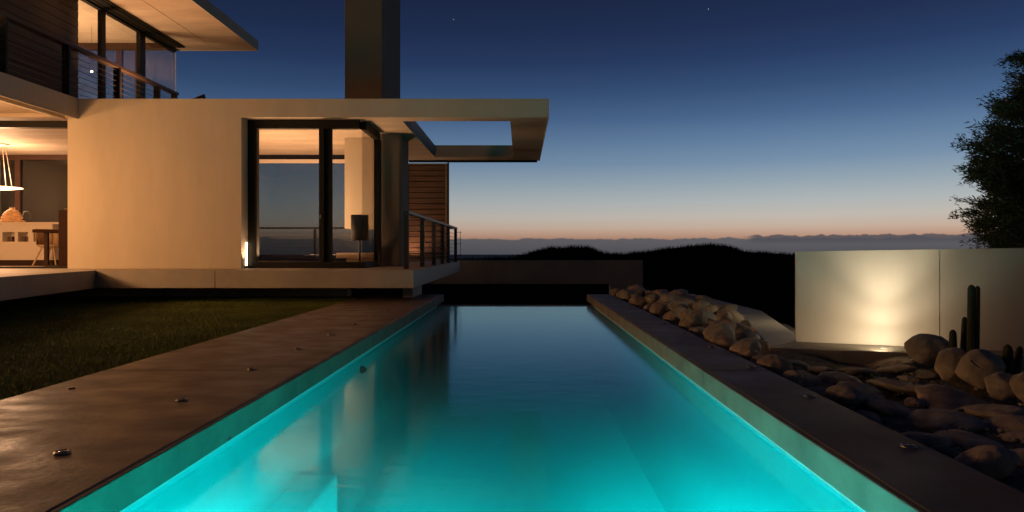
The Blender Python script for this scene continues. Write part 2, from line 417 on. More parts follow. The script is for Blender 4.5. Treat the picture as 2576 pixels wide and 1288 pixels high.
# rear glazing of bay room and kitchen
YR = 16.7
def rear_window(x0, x1, mull, nm, m):
    b = MB()
    b.box(x0, x1, YR, YR + .12, 3.04, SB - .002); b.box(x0, x1, YR, YR + .12, TZ + .001, TZ + .06)
    for x in mull: b.box(x - .06, x + .06, YR + .005, YR + .115, TZ + .06, 3.04)
    o = b.build(nm, m, house)
    xs_ = [x0] + list(mull) + [x1]
    for i in range(len(xs_) - 1):
        a = xs_[i] + (.06 if i else 0); c = xs_[i + 1] - (.06 if i < len(xs_) - 2 else 0)
        b = MB(); b.box(a, c, YR + .05, YR + .06, TZ + .06, 3.04); b.build('pane', 'tint', o)
    return o
rear_window(WX0 + .13, -2.91, [xat(817, YR)], 'rear_window', 'black')
rear_window(-12.9, WX0 - .02, [xat(43, YR), ], 'kitchen_window', 'brownf')
b = MB(); b.box(WX0 + .13, -2.91, YR - .06, YR - .01, 2.95, 3.04); b.build('blind_box', 'white', house)
# kitchen opening head and threshold
b = MB(); b.box(-12.9, WX0 - .004, YF + .08, YF + .22, zat(318, YF), SB - .05); b.build('opening_head', 'black', house)
b = MB(); b.box(-12.9, WX0 - .004, YF + .08, YF + .22, TZ + .001, TZ + .03); b.build('opening_track', 'black', house)
b = MB(); b.box(-15, -8.2, 18.6, 18.8, TZ, 3.6); sw = b.build('window_backing', 'brownf'); tag(sw, 'dark brown backing panel added behind the kitchen rear window', 'wall')  # added panel that keeps bright sky out of the kitchen glass
# balcony slab of the wing
BX = -7.76; BB = zat(300, YF)
b = MB(); b.box(-13.0, BX - .02, 2.5, YF - .025, BB + .10, ST - .02); bs = b.build('balcony_slab', 'concrete', house)
b = MB(); b.box(BX - .02, BX, 2.5, YF - .022, BB, ST); b.build('balcony_fascia', 'fascia', bs)
b = MB(); b.box(BX - .25, BX - .17, 2.5, YF - .12, BB - .02, BB + .098); b.build('drip_channel', 'fascia', bs)
# upper storey
GX = xat(443, 17.0); UZ = zat(125, 17.0); RXE = xat(647, 17.0); YU = 17.05
b = MB(); b.box(GX - .02, RXE - .02, 2.5, YU, UZ, UZ + .22); ur = b.build('upper_roof', 'concrete', house)
b = MB(); b.box(RXE - .02, RXE, 2.5, YU + .02, UZ - .01, UZ + .245); b.box(GX - .02, RXE - .02, YU, YU + .02, UZ - .01, UZ + .245); b.build('roof_fascia', 'fascia', ur)
b = MB(); b.box(-13.0, GX - .022, 2.5, YU, UZ + .14, UZ + .30); b.build('upper_ceiling', 'concrete', ur)
b = MB()
for k in range(4): b.box(GX + .02 + .085 * k, GX + .085 + .085 * k, 2.5, YU - .3, UZ - .035 + .006 * (k % 2), UZ - .002)
b.build('blind_track', 'black', ur)
b = MB(); b.box(GX + 1.02, GX + 1.026, 2.5, YU - .4, UZ - .004, UZ - .001); b.build('soffit_joint', 'black', ur)
gy = [GX * F / (p - CX) for p in (192, 262, 360)]
b = MB()
b.box(GX - .10, GX, 2.6, 17.0, UZ - .07, UZ - .001); b.box(GX - .10, GX, 2.6, 17.0, ST - .02, ST + .05)
for y, w_ in ((gy[1], .13), (gy[2], .22)): b.box(GX - .095, GX - .005, y - w_ / 2, y + w_ / 2, ST + .05, UZ - .07)
uw = b.build('upper_window', 'black', house)
b = MB(); b.box(GX - .012, GX + .003, 16.985, 17.0, ST + .05, UZ - .07); b.build('corner_trim', 'white', uw)
for y0, y1 in ((gy[0], gy[1] - .065), (gy[1] + .065, gy[2] - .11), (gy[2] + .11, 16.99)):
    b = MB(); b.box(GX - .055, GX - .045, y0, y1, ST + .05, UZ - .07); b.build('pane', 'glass', uw)
b = MB(); b.box(-13, GX - .12, 16.9, 17.0, UZ - .02, UZ + .14)
for p in (298, 345): x = xat(p, 16.9); b.box(x - .07, x + .07, 16.92, 16.99, ST, UZ - .02)
ew = b.build('end_window', 'brownf', house)
xs_ = [-13, xat(298, 16.9), xat(345, 16.9), GX - .02]
for i in range(3):
    b = MB(); b.box(xs_[i] + (.07 if i else 0), xs_[i + 1] - (.07 if i < 2 else 0), 16.95, 16.96, ST, UZ - .02); b.build('pane', 'glass', ew)
b = MB(); b.box(-13.0, -12.85, 2.5, 16.88, ST - .02, UZ + .14); b.build('upper_back_wall', 'plaster', house)
b = MB(); b.box(-13.0, GX - .12, YF, 17.0, ST - .021, ST - .005); b.build('upper_floor', 'timber_frame', house)
b = MB(); hgt = (UZ - .075 - ST - .052) / 14
for k in range(14): b.box(GX + .005, GX + .045, 2.6, gy[0] - .01, ST + .052 + k * hgt, ST + .052 + (k + 1) * hgt - .010)
b.box(GX - .02, GX + .004, 2.6, gy[0] - .012, ST + .052, UZ - .075)
b.build('shutter', 'shutter', house)

# ------------------------------------------------------------------ railings
def railing(name, label, pts, posts, zt, z0, pw, nc, hw, hh, group=None):
    a, c = Vector(pts[0]), Vector(pts[1])
    r = empty(name, (a.x, a.y, z0), label, 'railing', group)
    MB().beam((a.x, a.y - .06, zt - hh / 2), (c.x, c.y + .06, zt - hh / 2), hw, hh).build('handrail', 'railw' if name == 'balcony_railing' else 'rail', r, bevel=.004)
    for y in posts:
        t = (y - a.y) / (c.y - a.y); x = a.x + (c.x - a.x) * t
        b = MB(); b.box(x - pw / 2, x + pw / 2, y - .022, y - .006, z0, zt - hh); b.box(x - pw / 2, x + pw / 2, y + .006, y + .022, z0, zt - hh)
        b.box(x - pw / 2 + .004, x + pw / 2 - .004, y - .006, y + .006, z0 + .1, z0 + .16); b.box(x - .06, x + .06, y - .06, y + .06, z0, z0 + .008)
        b.build('post', 'rail', r)
    for k in range(nc):
        z = z0 + .10 + (zt - hh - z0 - .14) * k / (nc - 1)
        MB().tube([(a.x, a.y, z), (c.x, c.y, z)], .0045, 6).build('cable', 'cable', r)
    return r
ty = [11.7 - .0, 13.5, 15.2, 16.75, 18.0, 19.9]
tr = railing('terrace_railing', 'dark steel railing with cable infill along the right edge of the terrace', [(-1.96, 11.7, 0), (-1.90, 19.9, 0)], ty, TZ + 1.0, TZ, .085, 9, .10, .05)
b = MB(); 
for z in (TZ + .18, TZ + .52, TZ + .86): b.tube([(-1.90, 19.9, z), (-1.72, 19.9, z)], .008, 6)
b.tube([(-1.76, 19.9, TZ + .16), (-1.76, 19.9, TZ + .88)], .008, 6)
b.build('end_bracket', 'rail', tr)
rr = empty('rear_railing', (-6, 19.9, TZ), 'cable railing with timber top rail behind the living room glass', 'railing')
MB().beam((-12.5, 19.9, TZ + .98), (-1.98, 19.9, TZ + .98), .09, .05).build('handrail', 'railw', rr)
for x in (-12, -10, -8, -6, -4.2): b = MB(); b.box(x - .03, x + .03, 19.86, 19.94, TZ, TZ + .95); b.build('post', 'rail', rr)
for k in range(8): MB().tube([(-12.5, 19.9, TZ + .1 + .105 * k), (-1.98, 19.9, TZ + .1 + .105 * k)], .005, 6).build('cable', 'cable', rr)
BRX = -7.82
by = [BRX * F / (p - CX) for p in (8, 167, 295, 395)]
railing('balcony_railing', 'upstairs balcony railing with flat dark posts and thin cables', [(BRX, 4.5, 0), (BRX, 15.45, 0)], [by[0] - 2.9, by[0] - 1.45] + by + [15.4], 4.40, ST, .13, 8, .11, .06)
sr = empty('stair_handrail', (-7.0, 15.0, ST), 'short sloping handrail end showing above the flat roof edge', 'handrail')
e = at(513, 239, 15.0)
b = MB(); b.beam(at(470, 258, 14.6), at(513, 240, 15.0), .07, .05); b.build('handrail', 'railw', sr)
b = MB(); b.box(e.x - .03, e.x + .03, 14.97, 15.03, ST, e.z - .04); b.build('post', 'rail', sr)

# ------------------------------------------------------------------ timber screen
YS = 18.1; sx0, sx1 = xat(1018, YS), -1.945
ts = empty('timber_screen', ((sx0 + sx1) / 2, YS, TZ), 'sliding screen of reddish brown horizontal boards at the terrace end', 'screen')
zt_, zb_ = zat(411, YS), zat(656, YS)
b = MB(); b.box(sx0, sx0 + .10, YS - .02, YS + .06, zb_, zt_); b.box(sx1 - .055, sx1, YS - .02, YS + .06, zb_, zt_)
b.box(sx0 + .10, sx1 - .055, YS - .02, YS + .06, zb_, zb_ + .06); b.box(sx0 + .10, sx1 - .055, YS - .02, YS + .06, zt_ - .03, zt_)
b.build('frame', 'timber_frame', ts)
b = MB(); nb = 17; hh_ = (zt_ - .03 - zb_ - .06) / nb
rnd = random.Random(5)
for k in range(nb): b.box(sx0 + .10, sx1 - .055, YS + .002 + rnd.random() * .008, YS + .03, zb_ + .06 + k * hh_, zb_ + .06 + (k + 1) * hh_ - .022)
b.build('board_panel', 'timber', ts)
b = MB(); b.box(sx0 + .1, sx1 - .055, YS + .032, YS + .05, zb_ + .06, zt_ - .03); b.box(sx1 + .001, sx1 + .04, YS - .03, YS + .07, zb_ - .05, zt_ + .02); b.build('backing', 'black', ts)
b = MB(); hp = at(1115, 594, YS - .04); 
b.tube([hp + Vector((.035 * math.cos(a), 0, .035 * math.sin(a))) for a in [k * 2 * math.pi / 12 for k in range(13)]], .008, 6); b.build('pull_ring', 'steel', ts)

# far cantilevered garden wall
YW = 22.0
fw = empty('garden_parapet', (1, YW, -.3), 'long low concrete parapet beyond the far end of the pool', 'wall')
b = MB(); b.box(-4.0, xat(1617, YW), YW, YW + .3, zat(715, YW), zat(655, YW)); b.build('beam', 'terrace', fw, bevel=.01)
b = MB(); b.box(xat(1535, YW), xat(1617, YW) - .004, YW + .004, YW + .29, -1.7, zat(715, YW)); b.build('support', 'terrace', fw)

# ------------------------------------------------------------------ rock bed, ledge, curved wall (right)
bx = np.linspace(1.66, 9.5, 130); byy = np.linspace(-1.5, 13.0, 200)
XX, YY = np.meshgrid(bx, byy)
def bed_z(x, y):
    pile = np.exp(-((x - 2.15) / .33) ** 2) * np.clip((y - 5.1) / .9, 0, 1) * np.clip((12.9 - y) / 1.0, 0, 1)
    return -.125 + .14 * pile
ZZ = bed_z(XX, YY) + np.array([noise.noise(Vector((x * 1.7, y * 1.7, 1))) * .030 + noise.noise(Vector((x * 6, y * 6, 5))) * .012 for x, y in zip(XX.ravel(), YY.ravel())]).reshape(XX.shape)
edge_drop = np.clip((XX - 3.35) / .15, 0, 1) * (YY > 6.3)
ZZ = ZZ - edge_drop * 1.5
ii = np.arange(XX.size).reshape(XX.shape)
Q = np.stack([ii[:-1, :-1].ravel(), ii[:-1, 1:].ravel(), ii[1:, 1:].ravel(), ii[1:, :-1].ravel()], 1)
bed = mesh_np('gravel_bed', np.stack([XX, YY, ZZ], 2).reshape(-1, 3), Q, 'soil', 'structure')
for p in bed.data.polygons: p.use_smooth = True

wall_pts = [(2.46, 6.10), (2.66, 6.03), (2.85, 5.96), (3.08, 5.87), (3.33, 5.77), (3.49, 5.69), (3.75, 5.59), (4.05, 5.49), (4.5, 5.38), (5.1, 5.28), (6, 5.2), (7.2, 5.2), (9, 5.3)]
gw = empty('curved_garden_wall', (3.3, 5.8, 0), 'curved cream plastered garden wall washed by an uplight', 'wall')
def wall_seg(pts, z0, zfun, th, name, m):
    b = MB(); n = len(pts)
    fr, bk = [], []
    for i, p in enumerate(pts):
        a = Vector(pts[max(0, i - 1)]); c = Vector(pts[min(n - 1, i + 1)])
        d = (c - a).normalized(); nrm = Vector((-d.y, d.x))
        fr.append(Vector(p)); bk.append(Vector(p) + nrm * th)
    rows = []
    for q in (fr, bk):
        rows.append([b.bm.verts.new((v.x, v.y, z0)) for v in q]); rows.append([b.bm.verts.new((v.x, v.y, zfun(v.x))) for v in q])
    f0, f1, b0, b1 = rows
    for i in range(n - 1):
        for A, B in ((f0, f1), (f1, b1), (b1, b0)):
            b.bm.faces.new((A[i], A[i + 1], B[i + 1], B[i]))
    for i in (0, n - 1): b.bm.faces.new((f0[i], f1[i], b1[i], b0[i]))
    return b.build(name, m, gw)
def subdiv(pts, k=5):
    out = []
    P_ = [Vector(p) for p in pts]
    for i in range(len(P_) - 1):
        p0, p1, p2, p3 = P_[max(0, i - 1)], P_[i], P_[i + 1], P_[min(len(P_) - 1, i + 2)]
        for j in range(k):
            t = j / k
            out.append(tuple(0.5 * ((2 * p1) + (p2 - p0) * t + (2 * p0 - 5 * p1 + 4 * p2 - p3) * t * t + (3 * p1 - p0 - 3 * p2 + p3) * t ** 3)))
    out.append(pts[-1]); return out
sp = subdiv(wall_pts); js = 25
zf = lambda x: .797 + .018 * (x - 2.46)
A = sp[:js + 1]; Bq = sp[js:]
B2 = [(Bq[0][0] + .006, Bq[0][1] - .002)] + Bq[1:]
for s_ in (A, B2):
    o = wall_seg(s_, -.2, zf, .16, 'wall_panel', 'wallr')
    for p in o.data.polygons: p.use_smooth = abs(p.normal.z) < .5
    md = o.modifiers.new('es', 'EDGE_SPLIT'); md.split_angle = R(40)
# ledge
led = [(3.26, 12.96), (3.25, 9.2), (2.62, 6.45), (2.50, 5.98), (2.55, 6.02)]
b = MB()
b.prism([(3.26, 12.9), (3.25, 9.2), (2.70, 6.75), (2.46, 6.10)]+ [(2.09, 5.72), (2.41, 7.05), (2.72, 8.53), (3.01, 10.65), (3.1, 12.9)], -.5, -.004)
b.prism([(2.09, 5.715), (2.46, 6.095), (2.66, 6.025), (2.85, 5.955), (3.08, 5.865), (3.33, 5.765), (3.49, 5.685), (3.75, 5.585), (4.05, 5.485), (4.0, 5.20), (3.6, 5.30), (3.16, 5.42), (2.6, 5.53)], -.5, -.006)
lg = b.build('ledge', 'ledge', bevel=.008); tag(lg, 'pale concrete ledge running behind the boulder pile to the curved wall', 'ledge')

# boulders
def boulder(name, c, r, m, seed, label, group, rough=.13):
    bm = bmesh.new(); bmesh.ops.create_icosphere(bm, subdivisions=4, radius=1)
    o_ = Vector((seed * 7.3, seed * 3.1, seed * 1.7))
    rn = random.Random(seed)
    planes = [(Vector((rn.uniform(-1, 1), rn.uniform(-1, 1), rn.uniform(-.6, 1))).normalized(), rn.uniform(.72, .95)) for _ in range(5)]
    for v in bm.verts:
        d = v.co.normalized()
        k = 1 + rough * 1.25 * noise.noise(d * 1.2 + o_) + rough * .5 * noise.noise(d * 2.9 + o_) + rough * .12 * noise.noise(d * 9 + o_)
        q = d * k
        for pn, pd in planes:                      # worn flats
            e = q.dot(pn) - pd
            if e > 0: q -= pn * e * .5
        v.co = q
    rot = Matrix.Rotation(rn.uniform(-.3, .3), 4, 'Y') @ Matrix.Rotation(rn.uniform(-.25, .25), 4, 'X')
    for v in bm.verts:
        v.co = rot @ Vector((v.co.x * r[0], v.co.y * r[1], v.co.z * r[2]))
    me = bpy.data.meshes.new(name); bm.to_mesh(me); bm.free()
    for p in me.polygons: p.use_smooth = True
    me.materials.append(M[m])
    o = bpy.data.objects.new(name, me); C.objects.link(o); o.location = c
    return tag(o, label, 'boulder', group)
def c5(x, y): return ((2000 + x / 2.576) * .7402, (900 + y / 2.576) * .7402)
rows = {
 'front': (1.83, [(190,210,290,290),(258,222,400,322),(370,275,500,388),(480,350,570,442),(545,335,665,475),(605,450,690,505),(665,410,800,535),(730,515,808,568),(800,465,935,595),(890,545,1012,645),(985,630,1060,675),(1025,525,1260,705),(1095,640,1330,765),(1255,665,1490,805),(1320,748,1525,865),(1420,805,1545,895),(1500,805,1750,1010),(1715,930,1860,1060)]),
 'second': (2.12, [(355,180,500,275),(470,290,635,360),(640,260,760,345),(625,340,765,440),(770,375,895,455),(885,415,1115,575),(1010,500,1130,600),(1180,525,1400,650),(1330,600,1490,690),(1380,700,1560,800)]),
 'third': (2.45, [(515,222,690,305),(735,280,945,405),(1065,390,1150,475),(1120,400,1345,570),(1340,485,1440,585),(1480,690,1640,765),(1380,570,1480,650)]),
 'back': (2.74, [(690,220,860,300),(920,280,1095,425),(1165,350,1300,425),(1280,430,1370,505),(1100,350,1190,420)]),
}
cnt = 0
rn = random.Random(11)
pal = ['boulder', 'boulder_warm', 'boulder_grey']; word = {'boulder': 'sandy', 'boulder_warm': 'reddish', 'boulder_grey': 'greyish'}
where = {'front': 'against the right coping, {} from the far end', 'second': '{} from far end of the second row', 'third': '{} from far end of the third row', 'back': '{} from far end of the row beside ledge'}
ON = ['first'] + ORD[1:]
for row, (X, lst) in rows.items():
    lst = sorted(lst, key=lambda q: q[0] + q[2])
    for i, (x0, y0, x1, y1) in enumerate(lst):
        a, c = c5(x0, y0), c5(x1, y1)
        px, py = (a[0] + c[0]) / 2, (a[1] + c[1]) / 2
        Y = X * F / (px - CX)
        rx = (c[0] - a[0]) / 2 * Y / F * 1.19; rz = (c[1] - a[1]) / 2 * Y / F * 1.17
        Z = zat(py, Y)
        m = pal[cnt % 3] if row != 'front' else ['boulder_warm', 'boulder'][cnt % 2]
        size = 'small' if rx < .13 else 'large' if rx > .22 else 'medium'
        lab = f'{size} {word[m]} round boulder ' + where[row].format(ON[i])
        boulder('boulder', (X, Y, Z), (rx, min(.30, max(rx, rz) * 1.0), rz), m, cnt + 3, lab, 'boulders piled beside the right coping')
        cnt += 1
q = random.Random(77)
for xr, k0, k1, nm in ((1.98, 6.3, 12.3, 'wedged between the first and second rows'), (2.27, 7.6, 12.2, 'wedged between the second and third rows')):
    n = 13; ys2 = [k1 - (k1 - k0) * (i + .5 + q.uniform(-.3, .3)) / n for i in range(n)]
    for i, y in enumerate(ys2):
        r = q.uniform(.065, .10); x = xr + q.uniform(-.06, .06)
        boulder('boulder', (x, y, float(bed_z(x, y)) + r * q.uniform(.6, 1.1)), (r * q.uniform(1, 1.3), r, r * q.uniform(.8, 1)), pal[(i + 1) % 3], 200 + int(xr * 100) + i, f'small stone {nm}, {ON[i]} from the far end', 'small stones wedged in the boulder pile')
# boulders by the curved wall
def D6(x, y): return ((x / 2.146 + 2680) * .7402, (y / 2.146 + 780) * .7402)
bigs = [((865, 775, 1180, 968), 5.15, 'wide flat-topped boulder lying at the foot of the curved wall', 'boulder_grey'),
        ((1085, 865, 1310, 1112), 4.68, 'upright rounded boulder left of the boulder with a dark gash', 'boulder'),
        ((1260, 880, 1550, 1152), 4.46, 'big pale boulder with a dark gash in front of the tall cactus', 'boulder'),
        ((1445, 1045, 1685, 1237), 4.12, 'pitted oval boulder low in front of the short cactus', 'boulder'),
        ((1640, 1050, 1840, 1270), 4.0, 'boulder at the right edge of the view, cut off by the frame', 'boulder')]
for i, (q, Y, lab, m) in enumerate(bigs):
    a, c = D6(q[0], q[1]), D6(q[2], q[3]); p = at((a[0] + c[0]) / 2, (a[1] + c[1]) / 2, Y)
    rx, rz = (c[0] - a[0]) / 2 * Y / F * 1.05, (c[1] - a[1]) / 2 * Y / F * 1.08
    o = boulder('boulder', p, (rx, min(rx, .2), rz), m, 60 + i, lab, 'boulders beside the cacti', .16)
    if i == 2:
        g = MB(); s = at(*D6(1330, 955), Y - rx * .83); e = at(*D6(1392, 1008), Y - rx * .86)
        g.tube([s, s.lerp(e, .35) + Vector((.004, 0, -.006)), e], .0045, 6, .003); g.build('gash', 'lens', o)
# foreground rocks in the bed
def D7(x, y): return ((x / 2.385 + 2600) * .7402, (y / 2.385 + 1200) * .7402)
fl = [((535, 280, 870, 470), 'pale-fronted rounded rock leaning on the right coping'), ((750, 430, 965, 560), 'small half-buried reddish rock just nearer than the pale-fronted rock'), ((1100, 585, 1530, 770), 'broad low rock beside the nearest right deck light'),
      ((1400, 720, 1660, 840), 'small low rock behind the large oval foreground rock'), ((1615, 795, 2070, 1040), 'large oval rock in the right foreground'), ((160, 135, 485, 265), 'rounded grey rock close behind the coping at the bed corner'),
      ((365, 262, 530, 315), 'flat small rock between two rounded rocks by the coping'), ((430, 282, 650, 372), 'low warm rock touching the pale-fronted rock'), ((640, 235, 1000, 330), 'wide flat stone in the middle of the rock bed'),
      ((960, 205, 1500, 310), 'long flat stone in front of the upright boulder'), ((1300, 295, 1850, 430), 'broad flat stone below the pitted oval boulder'), ((1690, 385, 2150, 500), 'flat stone at the right edge under the pitted boulder'),
      ((1230, 435, 1720, 570), 'dark flat stone in the centre of the near bed'), ((1830, 495, 2250, 615), 'flat brown stone at the far right of the near bed'), ((2010, 610, 2300, 700), 'thin flat stone at the right frame edge'),
      ((850, 355, 1260, 480), 'wide dark stone behind the small half-buried rock'), ((800, 10, 1180, 110), 'long flat stone near the ledge kerb'), ((940, 75, 1240, 140), 'narrow flat stone in front of the kerb stones'), 
      ((620, 85, 900, 170), 'rounded low stone in the far part of the bed'), ((480, 140, 800, 225), 'low grey stone in the far left of the bed'), ((1230, 120, 1430, 175), 'small flat stone left of the upright boulder'), ((140, 30, 400, 110), 'low stone where the boulder pile ends'),
      ((370, 80, 600, 150), 'small flat stone between the pile and the kerb'), ((1500, 630, 1990, 760), 'dark low stone behind the large oval foreground rock'), ((2050, 740, 2350, 900), 'brown stone in the bottom right by the frame edge'),
      ((1180, 330, 1330, 420), 'little sunk stone near the bed middle'), ((1130, 160, 1260, 215), 'pebbly flat stone behind the long flat stone')]
for i, (q, lab) in enumerate(fl):
    a, c = D7(q[0], q[1]), D7(q[2], q[3])
    Y = .895 * F / (c[1] - CY - .25 * (c[1] - a[1])); p = at((a[0] + c[0]) / 2, (a[1] + c[1]) / 2, Y)
    rx, rz = (c[0] - a[0]) / 2 * Y / F * 1.05, max(.02, (c[1] - a[1]) / 2 * Y / F * .95)
    sunk = i not in (0, 4)
    boulder('rock', (max(p.x, 1.70 + rx), Y + .05, -.115 if sunk else p.z), (rx, min(.42, rx * (1.25 if i > 5 else .95)), (min(.11, rz * 1.15) if sunk else rz)), ['boulder_grey', 'boulder_warm', 'boulder'][i % 3], 90 + i, lab, 'rocks half sunk in the gravel bed', .2)
# small stones in the soil: uncountable
vs, fs = [], []
base = bmesh.new(); bmesh.ops.create_icosphere(base, subdivisions=1, radius=1)
bv = np.array([v.co[:] for v in base.verts]); bf = np.array([[v.index for v in f.verts] for f in base.faces]); base.free()
n = 2600
X_ = 1.70 + 5 * rs.rand(n) ** 1.3; Y_ = 1.8 + 3.6 * rs.rand(n)
S_ = .006 + .020 * rs.rand(n) ** 3
for i in range(n):
    sc = np.array([1, 1, .55]) * S_[i] * (0.7 + .6 * rs.rand(3))
    vs.append(bv * sc + np.array([X_[i], Y_[i], -.118 + .02 * rs.rand()])); fs.append(bf + len(bv) * i)
gv = mesh_np('gravel', np.concatenate(vs), np.concatenate(fs), 'boulder_grey', 'stuff'); tag(gv, 'loose small gravel between the sunken rocks', 'gravel')

# ------------------------------------------------------------------ cacti
def stem(b, base, top, r, ribs=11):
    base, top = Vector(base), Vector(top); rings = []; n = 26; seg = ribs * 4; L_ = (top - base).length
    for i in range(n + 1):
        t = i / 14 * (1 - r * 1.3 / L_) if i <= 14 else 1 - r * 1.3 / L_ * (1 - math.sin((i - 14) / 12 * math.pi / 2)); p = base.lerp(top, t)
        endt = max(0, (t * L_ - (L_ - r * 1.3)) / (r * 1.3)); k = math.sqrt(max(0.0, 1 - endt * endt)) * (.88 + .12 * math.sin(3 * t + r * 40))
        rings.append([b.bm.verts.new(p + Vector((math.cos(a), math.sin(a), 0)) * r * max(k, .05) * (1 + .07 * math.cos(ribs * a))) for a in [2 * math.pi * j / seg for j in range(seg)]])
    for A, B in zip(rings, rings[1:]):
        for j in range(seg): b.bm.faces.new((A[j], A[(j + 1) % seg], B[(j + 1) % seg], B[j]))
    b.bm.faces.new(rings[-1]); b.bm.faces.new(rings[0][::-1])
def spines(base, top, r, n, seed, L0=.018):
    q = random.Random(seed); b = MB(); base, top = Vector(base), Vector(top)
    for _ in range(n):
        t = q.random() ** .8; a = int(q.random() * 11) * 2 * math.pi / 11; p = base.lerp(top, t); d = Vector((math.cos(a), math.sin(a), q.uniform(-.3, .5)))
        s = p + Vector((d.x, d.y, 0)) * r * 1.05; e = s + d * L0 * q.uniform(.5, 1.2)
        u = Vector((-d.y, d.x, 0)) * .0011
        b.bm.faces.new([b.bm.verts.new(v) for v in (s - u, s + u, e)])
    return b
def cactus(label, stems, Y):
    p0 = at(stems[0][0], 900, Y); c = empty('columnar_cactus', (p0.x, Y, -.12), label, 'cactus', 'cacti by the curved wall')
    for i, (px, py, wpx, dy, lean) in enumerate(stems):
        y = Y + dy; top = at(px, py, y); r = wpx / 2 * y / F * .86; bs = Vector((top.x + lean, y, -.13))
        b = MB(); stem(b, bs, top, r); s = b.build('stem', 'cactus', c, True)
        spines(bs, top, r, 260, i + 5).build('spine_cover', 'spine', s)
    return c
cactus('tall twin-stemmed cactus standing behind the gashed boulder', [(2444, 716, 25, 0, .0), (2459, 719, 16, .09, -.015)], 4.86)
cactus('slim medium-height cactus just left of the tall one', [(2427, 797, 17, 0, -.02)], 4.95)
cactus('short stubby cactus behind the wide flat-topped boulder', [(2397, 829, 23, 0, .0)], 4.93)
cactus('short branching cactus above the pitted oval boulder', [(2535, 866, 30, 0, .0), (2566, 871, 20, .02, -.05)], 4.5)
ul = empty('uplight', (3.02, 5.70, 0), 'round in-ground uplight at the base of the curved wall', 'uplight')
MB().lathe([(.05, -.02), (.05, -.002), (.04, .0005)], (3.02, 5.70, 0), 20).build('ring', 'steel', ul); MB().lathe([(.039, -.02), (.039, -.001)], (3.02, 5.70, 0), 20).build('lens', 'stripglow', ul)

# ------------------------------------------------------------------ tree
def tree():
    q = random.Random(21); nr = np.random.RandomState(8)
    Y0 = 9.5; base = Vector((7.25, Y0, -1.5))
    tr_ = empty('windswept_tree', base, 'dark windswept evergreen tree rising behind the curved wall', 'tree')
    b = MB(); tips = []
    b.tube([base, base + Vector((-.05, 0, 1.4)), base + Vector((.1, .05, 2.8)), base + Vector((.35, 0, 4.4)), base + Vector((.5, 0, 5.6))], .16, 10, .04)
    outline = [(2522,145,.8),(2535,205,.9),(2491,279,1),(2440,318,1),(2402,368,1),(2408,414,1),(2412,447,1),(2462,481,1),(2422,524,1),(2436,574,1),(2440,612,1),(2500,240,1),(2470,350,1),(2450,400,1),(2480,450,1),(2490,520,1),(2480,560,1),(2500,600,1),(2530,300,1),(2540,380,1),(2560,250,1),(2550,460,1),(2560,530,1),(2545,590,1)]
    limbs = []
    for px, py, k in outline:
        for rep in range(2):
            y = Y0 + q.uniform(-.9, .9); e = at(px + 44 + (q.uniform(6, 30) if rep else 10), py + q.uniform(-10, 10), y)
            limbs.append(e)
    for _ in range(150):
        a = q.uniform(0, 2 * math.pi); u = q.uniform(-1, 1); rr_ = q.random() ** .4
        limbs.append(Vector((7.85 + 1.5 * rr_ * math.cos(a) * math.sqrt(1 - u * u), Y0 + 1.4 * rr_ * math.sin(a) * math.sqrt(1 - u * u), 2.05 + 1.75 * rr_ * u)))
    V_, T_ = [], []; k0 = 0
    for e in limbs:
        zt = max(-.6, min(3.6, e.z - q.uniform(.3, .9)))
        s = Vector((7.3 + .08 * (zt + 1.5), Y0, zt)); m1 = s.lerp(e, .5) + Vector((q.uniform(-.1, .1), q.uniform(-.1, .1), .12))
        b.tube([s, m1, e], .028, 5, .004)
        for _t in range(9):
            f0 = q.uniform(.15, 1) ** .7
            p0 = s.lerp(m1, f0 * 2) if f0 < .5 else m1.lerp(e, f0 * 2 - 1)
            dv = ((e - s).normalized() * .7 + Vector((-.5 + q.gauss(0, .35), q.gauss(0, .5), q.gauss(.08, .28)))).normalized()
            ln = q.uniform(.18, .42)
            if _t % 3 == 0: b.tube([p0, p0 + dv * ln * .8], .006, 4, .002)
            nlf = 88
            tt = nr.rand(nlf)
            pts = np.array(p0[:]) + np.outer(tt * ln, np.array(dv[:])) + np.outer(tt * tt, [0, 0, -.05]) + nr.randn(nlf, 3) * .032
            d = np.array(dv[:]) * .8 + np.array([-.15, 0, -.05]) + nr.randn(nlf, 3) * .42
            d /= np.linalg.norm(d, axis=1)[:, None]
            L_ = (.035 + .055 * nr.rand(nlf))[:, None]
            side = np.cross(d, nr.randn(nlf, 3)); side /= np.linalg.norm(side, axis=1)[:, None]; wd = .006 + .004 * nr.rand(nlf)[:, None]
            quad = np.stack([pts, pts + d * L_ * .45 + side * wd, pts + d * L_, pts + d * L_ * .45 - side * wd], 1)
            V_.append(quad.reshape(-1, 3)); T_.append(np.arange(4 * nlf).reshape(nlf, 4) + k0); k0 += 4 * nlf
    b.build('trunk', 'bark', tr_, True)
    o = mesh_np('crown', np.concatenate(V_) - np.array(base[:]), np.concatenate(T_), 'leaf'); o.parent = tr_
tree()

